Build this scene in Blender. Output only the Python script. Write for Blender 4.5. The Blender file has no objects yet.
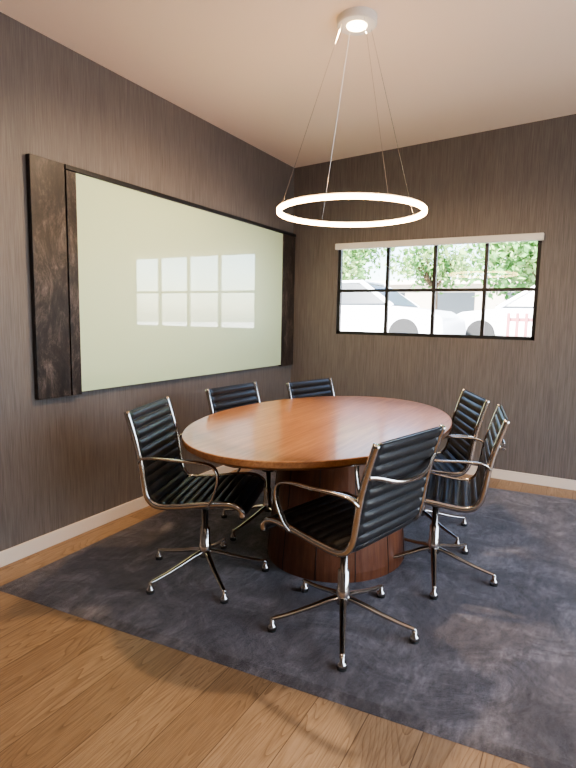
import bpy, bmesh, math, random
import numpy as np
from math import sin, cos, pi, radians
from mathutils import Vector, Matrix
random.seed(7)
S=bpy.context.scene
H=1.38; F=537.27; YAW=.5037; PITCH=.1226; ROLL=.0192
X0=-2.708; Y0=4.967; XR=2.3; YB=-1.6
# ---------------------------------------------------------------- materials
def newmat(name):
    m=bpy.data.materials.new(name); m.use_nodes=True
    return m,m.node_tree.nodes,m.node_tree.links,m.node_tree.nodes['Principled BSDF']
def simple(name,col,rough=.5,metal=0,**kw):
    m,n,l,b=newmat(name)
    b.inputs['Base Color'].default_value=(*col,1); b.inputs['Roughness'].default_value=rough; b.inputs['Metallic'].default_value=metal
    for k,v in kw.items(): b.inputs[k].default_value=v
    return m
def ramp(n,stops,interp='LINEAR'):
    r=n.new('ShaderNodeValToRGB'); r.color_ramp.interpolation=interp
    e=r.color_ramp.elements
    e[0].position=stops[0][0]; e[0].color=(*stops[0][1],1)
    e[1].position=stops[-1][0]; e[1].color=(*stops[-1][1],1)
    for p,c in stops[1:-1]:
        x=e.new(p); x.color=(*c,1)
    return r
def coords(n,l,scale,kind='Object',rot=(0,0,0)):
    t=n.new('ShaderNodeTexCoord'); mp=n.new('ShaderNodeMapping'); mp.inputs['Scale'].default_value=scale; mp.inputs['Rotation'].default_value=rot
    l.new(t.outputs[kind],mp.inputs['Vector']); return mp.outputs['Vector']
def noise(n,l,vec,scale,detail=4,rough=.5,dist=0):
    t=n.new('ShaderNodeTexNoise'); t.inputs['Scale'].default_value=scale; t.inputs['Detail'].default_value=detail
    t.inputs['Roughness'].default_value=rough; t.inputs['Distortion'].default_value=dist
    l.new(vec,t.inputs['Vector']); return t.outputs['Fac']
def mixc(n,l,fac,a,b,mode='MIX'):
    m=n.new('ShaderNodeMix'); m.data_type='RGBA'; m.blend_type=mode
    for i,v in ((0,fac),(6,a),(7,b)):
        if isinstance(v,bpy.types.NodeSocket): l.new(v,m.inputs[i])
        elif i==0: m.inputs[0].default_value=v
        else: m.inputs[i].default_value=(*v,1)
    return m.outputs[2]
def bump(n,l,b,h,strength=.2,dist=.01):
    x=n.new('ShaderNodeBump'); x.inputs['Strength'].default_value=strength; x.inputs['Distance'].default_value=dist
    l.new(h,x.inputs['Height']); l.new(x.outputs[0],b.inputs['Normal'])

def wallpaper():
    m,n,l,b=newmat('grasscloth_wallpaper')
    v=coords(n,l,(1,1,.022)); f=noise(n,l,v,230,3,.6)
    v2=coords(n,l,(1,1,.06)); f2=noise(n,l,v2,60,4,.6)
    v3=coords(n,l,(1,1,.3)); f3=noise(n,l,v3,3,2)
    r=ramp(n,[(.3,(.114,.099,.091)),(.5,(.152,.134,.124)),(.72,(.196,.174,.162))]); l.new(f,r.inputs[0])
    r2=ramp(n,[(.3,(.90,.90,.90)),(.7,(1.09,1.08,1.07))]); l.new(f2,r2.inputs[0])
    c=mixc(n,l,1,r.outputs[0],r2.outputs[0],'MULTIPLY')
    r3=ramp(n,[(.3,(.95,.95,.96)),(.7,(1.04,1.03,1.02))]); l.new(f3,r3.inputs[0])
    c=mixc(n,l,1,c,r3.outputs[0],'MULTIPLY')
    l.new(c,b.inputs['Base Color']); b.inputs['Roughness'].default_value=.55
    bump(n,l,b,f,.25,.004); return m
def oak():
    m,n,l,b=newmat('oak_planks')
    t=n.new('ShaderNodeTexCoord')
    mp=n.new('ShaderNodeMapping'); mp.inputs['Rotation'].default_value=(0,0,radians(90)); l.new(t.outputs['Object'],mp.inputs['Vector'])
    br=n.new('ShaderNodeTexBrick'); br.inputs['Scale'].default_value=1; br.inputs['Brick Width'].default_value=1.9; br.inputs['Row Height'].default_value=.19
    br.inputs['Mortar Size'].default_value=.0016; br.inputs['Mortar Smooth'].default_value=.3; br.offset=.37; br.inputs['Color1'].default_value=(0,0,0,1); br.inputs['Color2'].default_value=(1,1,1,1); br.inputs['Mortar'].default_value=(.5,.5,.5,1)
    l.new(mp.outputs[0],br.inputs['Vector'])
    va=n.new('ShaderNodeVectorMath'); va.operation='MULTIPLY_ADD'; l.new(br.outputs['Color'],va.inputs[0]); va.inputs[1].default_value=(3.1,7.3,5.7); l.new(t.outputs['Object'],va.inputs[2])
    mp2=n.new('ShaderNodeMapping'); mp2.inputs['Scale'].default_value=(1,.07,1); l.new(va.outputs[0],mp2.inputs['Vector'])
    f=noise(n,l,mp2.outputs[0],120,5,.65,.3)
    mp3=n.new('ShaderNodeMapping'); mp3.inputs['Scale'].default_value=(1,.13,1); l.new(va.outputs[0],mp3.inputs['Vector'])
    g=noise(n,l,mp3.outputs[0],4.6,2,.45,.2)
    mu=n.new('ShaderNodeMath'); mu.operation='MULTIPLY'; l.new(g,mu.inputs[0]); mu.inputs[1].default_value=46
    si=n.new('ShaderNodeMath'); si.operation='FRACT'; l.new(mu.outputs[0],si.inputs[0])
    base=ramp(n,[(0,(.265,.168,.094)),(.5,(.325,.212,.122)),(1,(.39,.262,.156))]); l.new(br.outputs['Color'],base.inputs[0])
    r=ramp(n,[(.3,(.70,.67,.64)),(.6,(1.05,1.05,1.05))]); l.new(f,r.inputs[0])
    rw=ramp(n,[(0,(.60,.54,.48)),(.16,(.86,.84,.81)),(.5,(1.02,1.02,1.02)),(1,(1.05,1.05,1.05))]); l.new(si.outputs[0],rw.inputs[0])
    c=mixc(n,l,1,base.outputs[0],r.outputs[0],'MULTIPLY'); c=mixc(n,l,.85,c,rw.outputs[0],'MULTIPLY')
    c=mixc(n,l,br.outputs['Fac'],c,(.09,.05,.025))
    l.new(c,b.inputs['Base Color']); b.inputs['Roughness'].default_value=.42
    bump(n,l,b,f,.08,.003); return m
def cherry(name,axis,dark=1,rough=.25,coat=.3,g_=1.0):
    m,n,l,b=newmat(name)
    sc={'Y':(1,.05,1),'Z':(1,1,.05)}[axis]
    v=coords(n,l,sc); f=noise(n,l,v,38,5,.6,.25); g=noise(n,l,v,170,3,.6)
    h=noise(n,l,v,7,2)
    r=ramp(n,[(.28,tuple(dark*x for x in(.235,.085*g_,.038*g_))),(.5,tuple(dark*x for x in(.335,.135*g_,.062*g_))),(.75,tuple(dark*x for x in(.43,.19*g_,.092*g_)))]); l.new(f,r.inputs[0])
    r2=ramp(n,[(.3,(.84,.81,.79)),(.7,(1.07,1.07,1.07))]); l.new(g,r2.inputs[0])
    r3=ramp(n,[(.3,(.86,.83,.81)),(.7,(1.1,1.1,1.1))]); l.new(h,r3.inputs[0])
    c=mixc(n,l,1,r.outputs[0],r2.outputs[0],'MULTIPLY'); c=mixc(n,l,1,c,r3.outputs[0],'MULTIPLY')
    l.new(c,b.inputs['Base Color']); b.inputs['Roughness'].default_value=rough
    b.inputs['Coat Weight'].default_value=coat; b.inputs['Coat Roughness'].default_value=.12
    return m
def rugmat():
    m,n,l,b=newmat('rug_viscose')
    v=coords(n,l,(1,1,1)); f=noise(n,l,v,3.0,7,.72,1.2)
    v2=coords(n,l,(1,.3,1)); g=noise(n,l,v2,45,4,.7)
    k=noise(n,l,v,380,2,.6)
    r=ramp(n,[(.35,(.046,.038,.038)),(.5,(.090,.077,.078)),(.64,(.185,.165,.170))]); l.new(f,r.inputs[0])
    r2=ramp(n,[(.3,(.55,.55,.55)),(.7,(1.52,1.52,1.52))]); l.new(g,r2.inputs[0])
    r3=ramp(n,[(.3,(.50,.50,.50)),(.7,(1.5,1.5,1.5))]); l.new(k,r3.inputs[0])
    c=mixc(n,l,1,r.outputs[0],r2.outputs[0],'MULTIPLY'); c=mixc(n,l,1,c,r3.outputs[0],'MULTIPLY')
    l.new(c,b.inputs['Base Color']); b.inputs['Roughness'].default_value=.7
    b.inputs['Sheen Weight'].default_value=.35; b.inputs['Sheen Roughness'].default_value=.4; b.inputs['Sheen Tint'].default_value=(.9,.9,1,1)
    ad=n.new('ShaderNodeMath'); ad.operation='MULTIPLY_ADD'; l.new(f,ad.inputs[0]); ad.inputs[1].default_value=3; l.new(k,ad.inputs[2])
    bump(n,l,b,ad.outputs[0],.6,.008); return m
def darkpanel():
    m,n,l,b=newmat('weathered_bronze_panel')
    v=coords(n,l,(1,1,.45)); f=noise(n,l,v,8,10,.85,.5)
    v2=coords(n,l,(1,1,.12)); g=noise(n,l,v2,40,4,.7)
    r=ramp(n,[(.38,(.010,.008,.008)),(.50,(.028,.021,.019)),(.58,(.085,.066,.057)),(.70,(.20,.165,.145))]); l.new(f,r.inputs[0])
    r2=ramp(n,[(.3,(.55,.55,.55)),(.7,(1.4,1.4,1.4))]); l.new(g,r2.inputs[0])
    c=mixc(n,l,1,r.outputs[0],r2.outputs[0],'MULTIPLY')
    l.new(c,b.inputs['Base Color']); b.inputs['Roughness'].default_value=.38; bump(n,l,b,f,.3,.004); return m
def leather():
    m,n,l,b=newmat('black_leather')
    v=coords(n,l,(1,1,1)); f=noise(n,l,v,220,4,.6)
    b.inputs['Base Color'].default_value=(.018,.018,.020,1); b.inputs['Roughness'].default_value=.34
    bump(n,l,b,f,.12,.002); return m
def emis(name,col,st):
    m,n,l,b=newmat(name); b.inputs['Base Color'].default_value=(.9,.9,.9,1)
    b.inputs['Emission Color'].default_value=(*col,1); b.inputs['Emission Strength'].default_value=st; return m
def glassm():
    m,n,l,b=newmat('window_glass'); n.remove(b)
    o=n['Material Output']; tr=n.new('ShaderNodeBsdfTransparent'); gl=n.new('ShaderNodeBsdfGlossy'); gl.inputs['Roughness'].default_value=.01
    lw=n.new('ShaderNodeLayerWeight'); lw.inputs['Blend'].default_value=.5
    pw=n.new('ShaderNodeMath'); pw.operation='POWER'; l.new(lw.outputs['Facing'],pw.inputs[0]); pw.inputs[1].default_value=5
    ma=n.new('ShaderNodeMath'); ma.operation='MULTIPLY_ADD'; l.new(pw.outputs[0],ma.inputs[0]); ma.inputs[1].default_value=.92; ma.inputs[2].default_value=.045
    mx=n.new('ShaderNodeMixShader')
    l.new(ma.outputs[0],mx.inputs[0]); l.new(tr.outputs[0],mx.inputs[1]); l.new(gl.outputs[0],mx.inputs[2]); l.new(mx.outputs[0],o.inputs['Surface']); return m
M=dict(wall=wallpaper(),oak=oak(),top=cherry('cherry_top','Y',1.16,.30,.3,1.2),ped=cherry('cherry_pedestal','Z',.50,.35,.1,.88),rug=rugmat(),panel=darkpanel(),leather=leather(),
 ceil=simple('ceiling_paint',(.93,.79,.665),.9),trim=simple('trim_paint',(.76,.67,.58),.5),
 chrome=simple('polished_aluminium',(.60,.56,.52),.16,1),black=simple('black_steel',(.012,.012,.014),.4),
 rubber=simple('black_rubber',(.02,.02,.02),.6),white=simple('white_enamel',(.8,.78,.75),.4),
 board=simple('back_painted_glass',(.69,.84,.56),.35,0,**{'Coat Weight':1.0,'Coat Roughness':.012,'Coat IOR':2.3}),
 ring=emis('led_diffuser',(1,.60,.27),21),down=emis('downlight_lens',(1,.70,.38),16),
 glass=glassm(),concrete=simple('concrete',(.66,.64,.60),.9),carw=simple('car_paint_white',(.85,.87,.9),.25),cars=simple('car_paint_silver',(.45,.5,.56),.3),
 cardark=simple('car_glass',(.05,.06,.07),.25),leaf=simple('leaf',(.10,.24,.06),.6),leaf2=simple('leaf_light',(.28,.42,.15),.6),bark=simple('bark',(.12,.08,.05),.9),
 stucco=simple('stucco',(.5,.45,.38),.9),red=simple('painted_red',(.40,.14,.15),.6),shade=simple('roller_shade',(.75,.72,.66),.7),tire=simple('tire',(.03,.03,.03),.8))
# ---------------------------------------------------------------- mesh helpers
def obj(name,me,parent=None,mat=None,smooth=False):
    o=bpy.data.objects.new(name,me); S.collection.objects.link(o)
    if mat: me.materials.append(mat)
    if smooth:
        for p in me.polygons: p.use_smooth=True
    if parent: o.parent=parent
    return o
def empty(name,loc=(0,0,0),rz=0):
    o=bpy.data.objects.new(name,None); S.collection.objects.link(o); o.location=loc; o.rotation_euler=(0,0,rz); o.empty_display_size=.1; return o
def mesh(name,vs,fs):
    me=bpy.data.meshes.new(name); me.from_pydata([tuple(v) for v in vs],[],fs); me.update(); return me
def boxes(name,lst,mat,parent=None,bevel=0):
    vs=[];fs=[]
    for (a,b_) in lst:
        i=len(vs); x0,y0,z0=a; x1,y1,z1=b_
        vs+=[(x0,y0,z0),(x1,y0,z0),(x1,y1,z0),(x0,y1,z0),(x0,y0,z1),(x1,y0,z1),(x1,y1,z1),(x0,y1,z1)]
        fs+=[tuple(i+k for k in q) for q in((0,3,2,1),(4,5,6,7),(0,1,5,4),(1,2,6,5),(2,3,7,6),(3,0,4,7))]
    o=obj(name,mesh(name,vs,fs),parent,mat)
    if bevel:
        md=o.modifiers.new('bevel','BEVEL'); md.width=bevel; md.segments=2
    return o
def lathe_me(name,prof,seg=32,sx=1,sy=1,cx=0,cy=0):
    vs=[];fs=[];n=len(prof)
    for i in range(seg):
        t=2*pi*i/seg
        for r,z in prof: vs.append((cx+r*cos(t)*sx,cy+r*sin(t)*sy,z))
    for i in range(seg):
        j=(i+1)%seg
        for k in range(n-1): fs.append((i*n+k,j*n+k,j*n+k+1,i*n+k+1))
    if prof[0][0]>1e-6: fs.append(tuple(i*n for i in reversed(range(seg))))
    if prof[-1][0]>1e-6: fs.append(tuple(i*n+n-1 for i in range(seg)))
    return mesh(name,vs,fs)
def catmull(pts,k=8):
    P=[Vector(p) for p in pts]; P=[P[0]*2-P[1]]+P+[P[-1]*2-P[-2]]; out=[]
    for i in range(1,len(P)-2):
        for s in range(k):
            t=s/k; a,b,c,d=P[i-1:i+3]
            out.append(.5*((2*b)+(c-a)*t+(2*a-5*b+4*c-d)*t*t+(3*b-a-3*c+d)*t**3))
    out.append(P[-2]); return out
def sweep(path,w,h,side,seg=10,wf=None,squareness=1.0):
    vs=[];fs=[];side=Vector(side);n=len(path)
    for i,p in enumerate(path):
        T=(path[min(i+1,n-1)]-path[max(i-1,0)]).normalized()
        sd=(side-T*side.dot(T)).normalized(); N=T.cross(sd)
        k=wf(i/(n-1)) if wf else 1
        kw,kh=(k if isinstance(k,tuple) else (k,k))
        for j in range(seg):
            a=2*pi*j/seg; c=abs(cos(a))**squareness*(1 if cos(a)>0 else -1); s=abs(sin(a))**squareness*(1 if sin(a)>0 else -1)
            vs.append(p+sd*(c*w*kw)+N*(s*h*kh))
    for i in range(n-1):
        for j in range(seg):
            k=(j+1)%seg; fs.append((i*seg+j,i*seg+k,(i+1)*seg+k,(i+1)*seg+j))
    fs.append(tuple(reversed(range(seg)))); fs.append(tuple((n-1)*seg+j for j in range(seg)))
    return vs,fs
def merge(*parts):
    vs=[];fs=[]
    for v,f in parts:
        k=len(vs); vs+=list(v); fs+=[tuple(a+k for a in q) for q in f]
    return vs,fs
# ---------------------------------------------------------------- room shell
T=.16; TB_=.09
floor=boxes('floor',[((X0-T,YB-T,-.1),(XR+T,Y0+TB_,0))],M['oak'])
zl=2.884; sl=.051
def cz(x): return zl+sl*(x-X0)
xa,xb=X0-T,XR+T
ce=obj('ceiling',mesh('ceiling',[(xa,YB-T,cz(xa)),(xb,YB-T,cz(xb)),(xb,Y0+TB_,cz(xb)),(xa,Y0+TB_,cz(xa)),(xa,YB-T,cz(xa)+.15),(xb,YB-T,cz(xb)+.15),(xb,Y0+TB_,cz(xb)+.15),(xa,Y0+TB_,cz(xa)+.15)],
  [(0,3,2,1),(4,5,6,7),(0,1,5,4),(1,2,6,5),(2,3,7,6),(3,0,4,7)]),None,M['ceil'])
wl=boxes('wall_left',[((X0-T,YB-T,0),(X0,Y0+TB_,zl-.001))],M['wall'])
WX0,WX1,WZ0,WZ1=-2.203,-.380,1.229,2.10
def slopebox(a0,a1,y0,y1,z0):
    vs=[(a0,y0,z0),(a1,y0,z0),(a1,y1,z0),(a0,y1,z0),(a0,y0,cz(a0)-.0005),(a1,y0,cz(a1)-.0005),(a1,y1,cz(a1)-.0005),(a0,y1,cz(a0)-.0005)]
    return vs,[(0,3,2,1),(4,5,6,7),(0,1,5,4),(1,2,6,5),(2,3,7,6),(3,0,4,7)]
def cub(x0,x1,y0,y1,z0,z1):
    vs=[(x0,y0,z0),(x1,y0,z0),(x1,y1,z0),(x0,y1,z0),(x0,y0,z1),(x1,y0,z1),(x1,y1,z1),(x0,y1,z1)]
    return vs,[(0,3,2,1),(4,5,6,7),(0,1,5,4),(1,2,6,5),(2,3,7,6),(3,0,4,7)]
v,f=merge(slopebox(X0,WX0,Y0,Y0+TB_,0),slopebox(WX1,XR,Y0,Y0+TB_,0),cub(WX0,WX1,Y0,Y0+TB_,0,WZ0),slopebox(WX0,WX1,Y0,Y0+TB_,WZ1))
obj('wall_back',mesh('wall_back',v,f),None,M['wall'])
v,f=merge(slopebox(X0,XR,YB-T,YB,0)); obj('wall_front',mesh('wall_front',v,f),None,M['wall'])
RY0,RY1,RZ0,RZ1=.3,3.9,.35,2.5
zr=cz(XR)
boxes('wall_right',[((XR,YB-T,0),(XR+T,RY0,zr)),((XR,RY1,0),(XR+T,Y0+TB_,zr)),((XR,RY0,0),(XR+T,RY1,RZ0)),((XR,RY0,RZ1),(XR+T,RY1,zr))],M['wall'])
bh=.085;bt=.014
boxes('baseboard_left',[((X0,YB,0),(X0+bt,Y0,bh))],M['trim'],bevel=.003)
boxes('baseboard_back',[((X0+bt,Y0-bt,0),(XR,Y0,bh))],M['trim'],bevel=.003)
boxes('baseboard_right',[((XR-bt,YB,0),(XR,Y0-bt,bh))],M['trim'],bevel=.003)
boxes('baseboard_front',[((X0+bt,YB,0),(XR-bt,YB+bt,bh))],M['trim'],bevel=.003)
w1=empty('window_1',((WX0+WX1)/2,Y0+.035,WZ0)); ww=WX1-WX0; wh=WZ1-WZ0; o=.030
bars=[((-ww/2,-.02,0),(-ww/2+o,.02,wh)),((ww/2-o,-.02,0),(ww/2,.02,wh)),((-ww/2,-.02,0),(ww/2,.02,o)),((-ww/2,-.02,wh-o),(ww/2,.02,wh))]
for xm in(-1.696,-1.251,-.809):
    x=xm-(WX0+WX1)/2; bars.append(((x-.015,-.018,0),(x+.015,.018,wh)))
zm=1.656-WZ0; bars.append(((-ww/2,-.017,zm-.014),(ww/2,.017,zm+.014)))
boxes('frame',bars,M['black'],w1)
boxes('pane',[((-ww/2+.01,-.002,.01),(ww/2-.01,.002,wh-.01))],M['glass'],w1)
sh=empty('roller_shade',((WX0+WX1)/2,Y0,2.05))
boxes('cassette',[((-ww/2-.015,-.045,.0),(ww/2+.015,-.001,.058))],M['shade'],sh,.006)
w2=empty('added_window',(XR+.08,(RY0+RY1)/2,RZ0)); wl2=RY1-RY0;wh2=RZ1-RZ0  # out-of-view window, added to let daylight in from the right
bars=[((-.02,-wl2/2+i*wl2/4-.02,0),(.02,-wl2/2+i*wl2/4+.02,wh2)) for i in range(5)]+[((-.021,-wl2/2,z-.02),(.021,wl2/2,z+.02)) for z in(.02,wh2/2,wh2-.02)]
boxes('frame',bars,M['black'],w2)
boxes('pane',[((-.002,-wl2/2,0),(.002,wl2/2,wh2))],M['glass'],w2)
# ---------------------------------------------------------------- whiteboard
wb=empty('glass_whiteboard',(X0,0,0)); zt,zb=2.225,.903
boxes('writing_surface',[((.001,2.24,zb+.004),(.030,4.70,zt-.028))],M['board'],wb,.001)
boxes('side_panel_1',[((.001,1.943,zb-.01),(.034,2.165,zt)),((.001,2.170,zb-.01),(.040,2.238,zt-.03))],M['panel'],wb,.002)
boxes('side_panel_2',[((.001,4.702,zb-.01),(.034,4.952,zt-.03))],M['panel'],wb,.002)
boxes('top_rail',[((.001,2.166,zt-.027),(.042,4.952,zt))],M['black'],wb,.002)
# ---------------------------------------------------------------- rug
rg=obj('area_rug',mesh('rug',[],[]),None,M['rug'])
bm=bmesh.new(); cs=[(-2.50,1.53),(1.0,1.785),(.92,4.76),(-2.58,4.50)]
N=60;grid=[]
for i in range(N+1):
    row=[]
    for j in range(N+1):
        a,b_=i/N,j/N
        x=(1-a)*(1-b_)*cs[0][0]+a*(1-b_)*cs[1][0]+a*b_*cs[2][0]+(1-a)*b_*cs[3][0]
        y=(1-a)*(1-b_)*cs[0][1]+a*(1-b_)*cs[1][1]+a*b_*cs[2][1]+(1-a)*b_*cs[3][1]
        e=min(i,N-i,j,N-j); row.append(bm.verts.new((x,y,.010 if e>0 else .001)))
    grid.append(row)
for i in range(N):
    for j in range(N): bm.faces.new((grid[i][j],grid[i+1][j],grid[i+1][j+1],grid[i][j+1]))
bm.to_mesh(rg.data); bm.free()
RZ=.0105
# ---------------------------------------------------------------- table
TC=(-1.30,2.865); TA,TB=.682,1.050; TZ=.79
tb=empty('oval_conference_table',(TC[0],TC[1],0))
def ell_me(name,prof,a,b_,seg=96,cx=0,cy=0):
    vs=[];fs=[];n=len(prof)
    for i in range(seg):
        t=2*pi*i/seg
        for d,z in prof: vs.append((cx+(a+d)*cos(t),cy+(b_+d)*sin(t),z))
    for i in range(seg):
        j=(i+1)%seg
        for k in range(n-1): fs.append((i*n+k,j*n+k,j*n+k+1,i*n+k+1))
    fs.append(tuple(i*n for i in reversed(range(seg)))); fs.append(tuple(i*n+n-1 for i in range(seg)))
    return mesh(name,vs,fs)
obj('top',ell_me('table_top',[(-.03,TZ-.046),(-.004,TZ-.032),(0,TZ-.027),(0,TZ-.004),(-.003,TZ-.0005),(-.006,TZ)],TA,TB),tb,M['top'])
px,py=.08,-.02; pr,pq=.40,.43
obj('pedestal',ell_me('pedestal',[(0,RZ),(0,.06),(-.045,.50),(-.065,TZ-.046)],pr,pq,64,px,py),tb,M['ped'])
vs=[];fs=[]
for t in range(0,360,30):
    a=radians(t+10)
    pth=[Vector((px+(pr+d)*cos(a),py+(pq+d)*sin(a),z)) for d,z in((.0005,RZ),(.0005,.06),(-.0445,.50),(-.0645,TZ-.047))]
    vs,fs=merge((vs,fs),sweep(pth,.002,.002,(-sin(a),cos(a),0),6))
obj('pedestal_seams',mesh('seams',vs,fs),tb,M['black'])
# ---------------------------------------------------------------- chairs
prof=[(.262,.418),(.264,.442),(.245,.468),(.20,.482),(.12,.478),(.02,.464),(-.07,.452),(-.145,.448),(-.188,.462),(-.216,.50),(-.230,.56),(-.241,.64),(-.256,.72),(-.277,.80),(-.300,.875),(-.311,.908)]
def resample(path,n):
    L=[0]
    for i in range(1,len(path)): L.append(L[-1]+(path[i]-path[i-1]).length)
    out=[]
    for s in np.linspace(0,L[-1],n):
        k=min(max(int(np.searchsorted(L,s))-1,0),len(path)-2); t=(s-L[k])/(L[k+1]-L[k]); out.append(path[k].lerp(path[k+1],t))
    return out,L[-1]
P3=catmull([(0,y,z) for y,z in prof],10)
PS,PL=resample(P3,361)
nr=20
vs=[];fs=[];XN=14;W=.243
n=len(PS)
for sgn in(1,-1):
    for i,p in enumerate(PS):
        Tn=(PS[min(i+1,n-1)]-PS[max(i-1,0)]).normalized(); Nn=Vector((1,0,0)).cross(Tn)
        ph=(i/(n-1)*nr)%1; t=.003+.0135*abs(sin(pi*ph))**.55
        if i<4 or i>n-5: t=.006
        for j in range(XN+1):
            x=-W+2*W*j/XN; ed=1-.55*abs(2*j/XN-1)**8
            vs.append(p+Vector((x,0,0))+Nn*(sgn*t*ed))
for s in range(2):
    o_=s*n*(XN+1)
    for i in range(n-1):
        for j in range(XN):
            q=(o_+i*(XN+1)+j,o_+i*(XN+1)+j+1,o_+(i+1)*(XN+1)+j+1,o_+(i+1)*(XN+1)+j)
            fs.append(q if s else q[::-1])
o2=n*(XN+1)
for i in range(n-1):
    for j in(0,XN):
        a=i*(XN+1)+j;b_=(i+1)*(XN+1)+j; fs.append((a,b_,b_+o2,a+o2) if j==0 else (b_,a,a+o2,b_+o2))
for i in(0,n-1):
    for j in range(XN):
        a=i*(XN+1)+j; fs.append((a,a+1,a+1+o2,a+o2) if i else (a+1,a,a+o2,a+1+o2))
me_sling=mesh('sling',vs,fs); me_sling.materials.append(M['leather'])
for p in me_sling.polygons:p.use_smooth=True
parts=[]
RP,_=resample(P3,70)
for sx in(-1,1):
    pth=[p+Vector((sx*.252,0,0)) for p in RP]
    parts.append(sweep(pth,.011,.015,(1,0,0),10))
    arm=catmull([(sx*.256,-.248,.665),(sx*.275,-.222,.690),(sx*.287,-.15,.697),(sx*.290,-.04,.692),(sx*.290,.08,.688),(sx*.290,.135,.668),(sx*.288,.152,.62),(sx*.282,.140,.56),(sx*.270,.115,.50),(sx*.256,.095,.470)],7)
    parts.append(sweep(arm,.014,.006,(1,0,0),10,squareness=.6))
def at(s): return PS[int(s*(n-1))]
b0=at(.86)
pth=catmull([(-.25,b0.y-.012,b0.z),(-.20,b0.y-.022,b0.z-.01),(-.11,b0.y-.05,b0.z-.035),(0,b0.y-.058,b0.z-.045),(.11,b0.y-.05,b0.z-.035),(.20,b0.y-.022,b0.z-.01),(.25,b0.y-.012,b0.z)],6)
parts.append(sweep(pth,.011,.007,(0,0,1),8))
for yy,zz in((.115,.462),(-.115,.440)):
    pth=catmull([(-.25,yy,zz),(-.19,yy*.9,zz-.018),(-.08,yy*.45,.405),(0,yy*.35,.398),(.08,yy*.45,.405),(.19,yy*.9,zz-.018),(.25,yy,zz)],6)
    parts.append(sweep(pth,.012,.009,(0,1,0),8))
v,f=merge(*parts); me_fr=mesh('chair_rails',v,f); me_fr.materials.append(M['chrome'])
for p in me_fr.polygons:p.use_smooth=True
me_mech=lathe_me('tilt_mechanism',[(.0,.372),(.045,.372),(.05,.38),(.05,.402),(.03,.412),(0,.412)],24); me_mech.materials.append(M['black'])
me_col=lathe_me('gas_lift',[(.0,.10),(.030,.10),(.034,.12),(.030,.17),(.027,.175),(.0265,.255),(.0175,.26),(.0165,.39),(0,.39)],24); me_col.materials.append(M['chrome'])
for m_ in(me_mech,me_col):
    for p in m_.polygons:p.use_smooth=True
parts=[];wh_parts=[]
BR=.33
for k in range(5):
    a=2*pi*k/5+pi/2; c,s=cos(a),sin(a)
    pth=catmull([(c*r,s*r,z) for r,z in((.018,.128),(.07,.118),(.16,.092),(.25,.070),(BR,.056))],6)
    parts.append(sweep(pth,.018,.013,(-s,c,0),10,wf=lambda t:(1-.38*t,1-.45*t)))
    for prf,lst in(([(0,.058),(.010,.058),(.010,.034),(.019,.026),(.022,.012),(0,.012)],parts),([(0,.012),(.019,.012),(.020,.002),(.016,0),(0,0)],wh_parts)):
        lm=lathe_me('tmp',prf,14,cx=c*(BR-.006),cy=s*(BR-.006))
        lst.append(([v.co.copy() for v in lm.vertices],[tuple(p.vertices) for p in lm.polygons])); bpy.data.meshes.remove(lm)
v,f=merge(*parts); me_base=mesh('star_base',v,f); me_base.materials.append(M['chrome'])
v,f=merge(*wh_parts); me_wh=mesh('glides',v,f); me_wh.materials.append(M['rubber'])
for p in me_base.polygons:p.use_smooth=True
def chair(x,y,face,base_rot=0,dz=0):
    e=empty('office_chair',(x,y,RZ),0)
    rz=radians(face-90)
    for nm,me,r,z in(('ribbed_sling',me_sling,rz,dz),('rails_and_armrests',me_fr,rz,dz),('tilt_mechanism',me_mech,rz,dz),('gas_lift',me_col,0,0),('star_base',me_base,radians(base_rot),0),('glides',me_wh,radians(base_rot),0)):
        o_=bpy.data.objects.new(nm,me); S.collection.objects.link(o_); o_.parent=e; o_.rotation_euler=(0,0,r); o_.location=(0,0,z)
    return e
chair(-1.695,2.193,20,18)
chair(-1.76,2.95,-4,26)
chair(-1.56,3.65,-14,0,-.02)
chair(-.87,2.13,166,-13,.015)
chair(-.65,2.88,191,-21)
chair(-.87,3.42,206,23)
# ---------------------------------------------------------------- pendant
LX,LY=-1.19,2.84
LZ=1.965; RR=.40
cl=empty('ring_pendant_light',(LX,LY,0)); zc_=cz(LX)
def ringme(name,prof,seg=128):
    vs=[];fs=[];n=len(prof)
    for i in range(seg):
        t=2*pi*i/seg
        for r,z in prof: vs.append((r*cos(t),r*sin(t),z))
    for i in range(seg):
        j=(i+1)%seg
        for k in range(n): 
            k2=(k+1)%n; fs.append((i*n+k,j*n+k,j*n+k2,i*n+k2))
    return mesh(name,vs,fs)
obj('ring_housing',ringme('housing',[(RR-.008,LZ+.008),(RR+.004,LZ+.008),(RR+.004,LZ+.016),(RR-.008,LZ+.016)]),cl,M['white'])
obj('ring_diffuser',ringme('diffuser',[(RR-.012,LZ-.013),(RR+.008,LZ-.013),(RR+.010,LZ-.010),(RR+.010,LZ+.0075),(RR-.014,LZ+.0075),(RR-.014,LZ-.010)]),cl,M['ring'])
obj('canopy',lathe_me('canopy',[(.062,zc_-.038),(.100,zc_-.038),(.106,zc_-.032),(.106,zc_+.004),(0,zc_+.004)],48),cl,M['white'])
obj('canopy_lens',lathe_me('lens',[(0,zc_-.048),(.03,zc_-.047),(.052,zc_-.042),(.055,zc_-.036),(0,zc_-.036)],32),cl,M['down'],True)
cv=[];cf=[]
for k in range(4):
    a=YAW+radians(20+90*k)
    p0=Vector((.085*cos(a),.085*sin(a),zc_-.035)); p1=Vector((RR*cos(a),RR*sin(a),LZ+.015))
    cv,cf=merge((cv,cf),sweep([p0,p1],.0011,.0011,(-sin(a),cos(a),0),6))
obj('cables',mesh('cables',cv,cf),cl,M['chrome'])
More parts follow.
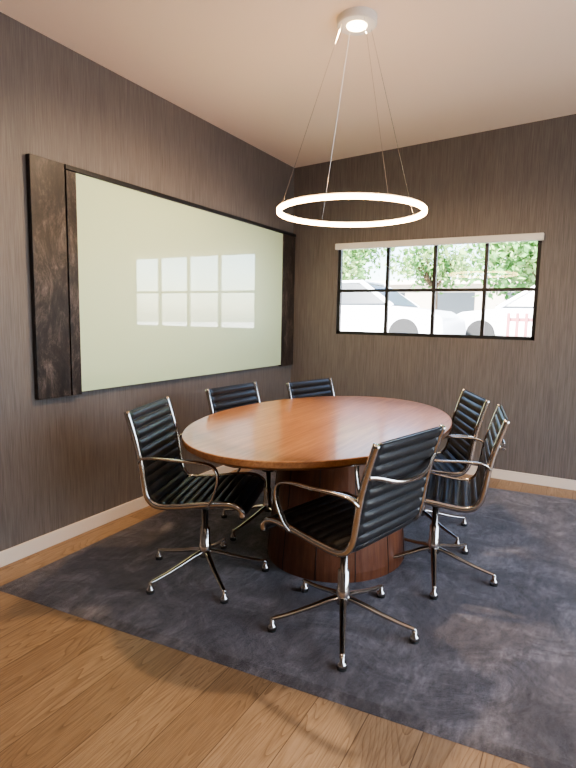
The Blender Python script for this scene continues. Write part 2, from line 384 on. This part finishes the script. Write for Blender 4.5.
def light(name,typ,loc,energy,col,**kw):
    d=bpy.data.lights.new(name,typ); d.energy=energy; d.color=col
    for k,v in kw.items(): setattr(d,k,v)
    o_=bpy.data.objects.new(name,d); S.collection.objects.link(o_); o_.location=loc; return o_
sp=light('canopy_spot','SPOT',(0,0,zc_-.055),140,(1,.72,.45),spot_size=radians(168),spot_blend=.5,shadow_soft_size=.06); sp.parent=cl
al=light('added_daylight_fill','AREA',(XR+.02,(RY0+RY1)/2,(RZ0+RZ1)/2),55,(.84,.91,1),shape='RECTANGLE',size=wh2-.1,size_y=wl2-.1)  # area lamp added in the right opening to boost its daylight
al.rotation_euler=(0,radians(90),0)
for (x,y) in((-1.2,.1),(.9,.1)):  # downlights added behind the camera, out of view, as warm fill
    z=cz(x); d=empty('added_downlight',(x,y,z))
    obj('trim_ring',ringme('tr',[(.05,-.008),(.075,-.004),(.075,.002),(.05,.002)],32),d,M['white'])
    obj('lens',lathe_me('ln',[(0,-.002),(.05,-.002),(.05,.002),(0,.002)],24),d,M['down'])
    s_=light('added_downlight_spot','SPOT',(0,0,-.02),28,(1,.78,.52),spot_size=radians(130),spot_blend=.7,shadow_soft_size=.05); s_.parent=d
# ---------------------------------------------------------------- exterior
GZ=.75
boxes('street_outside',[((-40,Y0+T+.6,-.1),(30,60,GZ))],M['concrete'])
def car(x,y,rz,paint='carw',name='car'):
    e=empty(name,(x,y,GZ+.002),rz)
    body=[(-2.25,.30),(-2.28,.62),(-2.15,.86),(-1.5,.93),(1.05,.93),(1.9,.84),(2.22,.68),(2.26,.32)]
    roof=[(-2.05,.90),(-1.55,1.30),(-.95,1.46),(.15,1.46),(.55,1.36),(1.15,.93)]
    def ext(pr,w0,w1):
        k=len(pr);vs=[]
        zmin=min(p[1] for p in pr);zmax=max(p[1] for p in pr)
        for s in(-1,1):
            for px,pz in pr:
                w=w0+(w1-w0)*(pz-zmin)/(zmax-zmin); vs.append((px,s*w,pz))
        fs=[tuple(reversed(range(k))),tuple(range(k,2*k))]+[(i,(i+1)%k,(i+1)%k+k,i+k) for i in range(k)]
        return vs,fs
    v,f=ext(body,.90,.86); o_=obj('body',mesh('body',v,f),e,M[paint]); md=o_.modifiers.new('b','BEVEL'); md.width=.07;md.segments=3
    v,f=ext(roof,.82,.60); o_=obj('greenhouse',mesh('gh',v,f),e,M['cardark']); md=o_.modifiers.new('b','BEVEL'); md.width=.05;md.segments=3
    boxes('roof_panel',[((-1.15,-.63,1.425),(.32,.63,1.49))],M[paint],e,.03)
    pl=[]
    for s in(-1,1):
        for (xb_,xt) in((-2.0,-1.1),(-.45,-.40),(1.12,.28)):
            pl.append(sweep([Vector((xb_,s*.825,.92)),Vector((xt,s*.605,1.46))],.05,.04,(1,0,0),6))
    v,f=merge(*pl); obj('pillars',mesh('pillars',v,f),e,M[paint])
    ws=[]
    for wx in(-1.4,1.42):
        for sy in(-.80,.80):
            c=Vector((wx,sy,.33)); ws.append(sweep([c+Vector((0,-.11,0)),c+Vector((0,.11,0))],.33,.33,(0,0,1),24))
    v,f=merge(*ws); obj('wheels',mesh('wheels',v,f),e,M['tire'])
    return e
car(-4.7,12.0,radians(-4)); car(-.6,13.6,radians(172),'carw'); car(-9.5,17,0,'cars')
def tree(x,y,h,r,nl,seed):
    rnd=random.Random(seed); e=empty('tree',(x,y,GZ+.001))
    v,f=sweep([Vector((0,0,0)),Vector((.05,0,h*.3)),Vector((0,.1,h*.7))],.14,.14,(1,0,0),8,wf=lambda t:1-.5*t)
    parts=[(v,f)]
    for k in range(5):
        a=rnd.uniform(0,6.28); parts.append(sweep([Vector((0,.05,h*.45)),Vector((cos(a)*r*.6,sin(a)*r*.6,h*(.65+.2*rnd.random())))],.05,.05,(0,0.3,1),6))
    v,f=merge(*parts); obj('trunk',mesh('trunk',v,f),e,M['bark'])
    for part,mt in(('foliage_1','leaf'),('foliage_2','leaf2')):
        vs=[];fs=[]
        blobs=[(rnd.gauss(0,r*.5),rnd.gauss(0,r*.5),h*.72+rnd.gauss(0,r*.33)) for _ in range(16)]
        for _ in range(nl):
            b_=rnd.choice(blobs); c=Vector([b_[i]+rnd.gauss(0,r*.2) for i in range(3)])
            if c.z<.6: c.z=.6+rnd.random()
            u=Vector([rnd.gauss(0,1) for _ in range(3)]).normalized(); w=u.cross(Vector([rnd.gauss(0,1) for _ in range(3)])).normalized(); s_=rnd.uniform(.07,.15)
            k=len(vs); vs+=[c-u*s_,c+w*s_*.5,c+u*s_,c-w*s_*.5]; fs.append((k,k+1,k+2,k+3))
        obj(part,mesh(part,vs,fs),e,M[mt])
tree(-7.6,17.5,4.0,1.4,1100,1); tree(-1.2,16.0,3.9,1.5,2000,3); tree(-5.0,20,3.8,1.2,900,6); tree(-12,20,5,2.2,1600,4)
bl=empty('building_across_street',(-6,27,GZ))
boxes('facade',[((-12,0,0),(16,6,2.4))],M['stucco'],bl); boxes('roof_edge',[((-12.3,-.3,2.4),(16.3,6,2.6))],M['trim'],bl)
boxes('storefronts',[((-11+i*3.4,-.03,.8),(-9+i*3.4,0.02,2.0)) for i in range(8)],M['cardark'],bl)
fe=empty('garden_fence',(-1.2,9.8,GZ))
boxes('pickets',[((i*.14,0,0),(i*.14+.05,.03,.78)) for i in range(12)]+[((0,.031,.64),(1.6,.05,.70)),((0,.031,.2),(1.6,.05,.28))],M['red'],fe)
w=bpy.data.worlds.new('World'); S.world=w; w.use_nodes=True; nt=w.node_tree
sk=nt.nodes.new('ShaderNodeTexSky'); sk.sky_type='NISHITA'; sk.sun_disc=False; sk.sun_elevation=radians(50); sk.sun_rotation=radians(200)
nt.links.new(sk.outputs[0],nt.nodes['Background'].inputs[0]); nt.nodes['Background'].inputs[1].default_value=.7
su=light('sun','SUN',(0,-10,20),24,(1,.96,.9),angle=.01); su.rotation_euler=(radians(40),0,radians(-25))
# ---------------------------------------------------------------- camera
f=Vector((-sin(YAW)*cos(PITCH),cos(YAW)*cos(PITCH),-sin(PITCH))); r=Vector((cos(YAW),sin(YAW),0)); u=r.cross(f)
r2=r*cos(ROLL)+u*sin(ROLL); u2=-r*sin(ROLL)+u*cos(ROLL)
cam=bpy.data.cameras.new('camera'); co=bpy.data.objects.new('camera',cam); S.collection.objects.link(co)
mt=Matrix((r2,u2,-f)).transposed().to_4x4(); mt.translation=(0,0,H); co.matrix_world=mt
cam.sensor_fit='HORIZONTAL'; cam.sensor_width=36; cam.lens=F/576*36; cam.clip_start=.05; cam.clip_end=200
S.camera=co
S.view_settings.view_transform='AgX'; S.view_settings.look='AgX - Medium High Contrast'; S.view_settings.exposure=.80
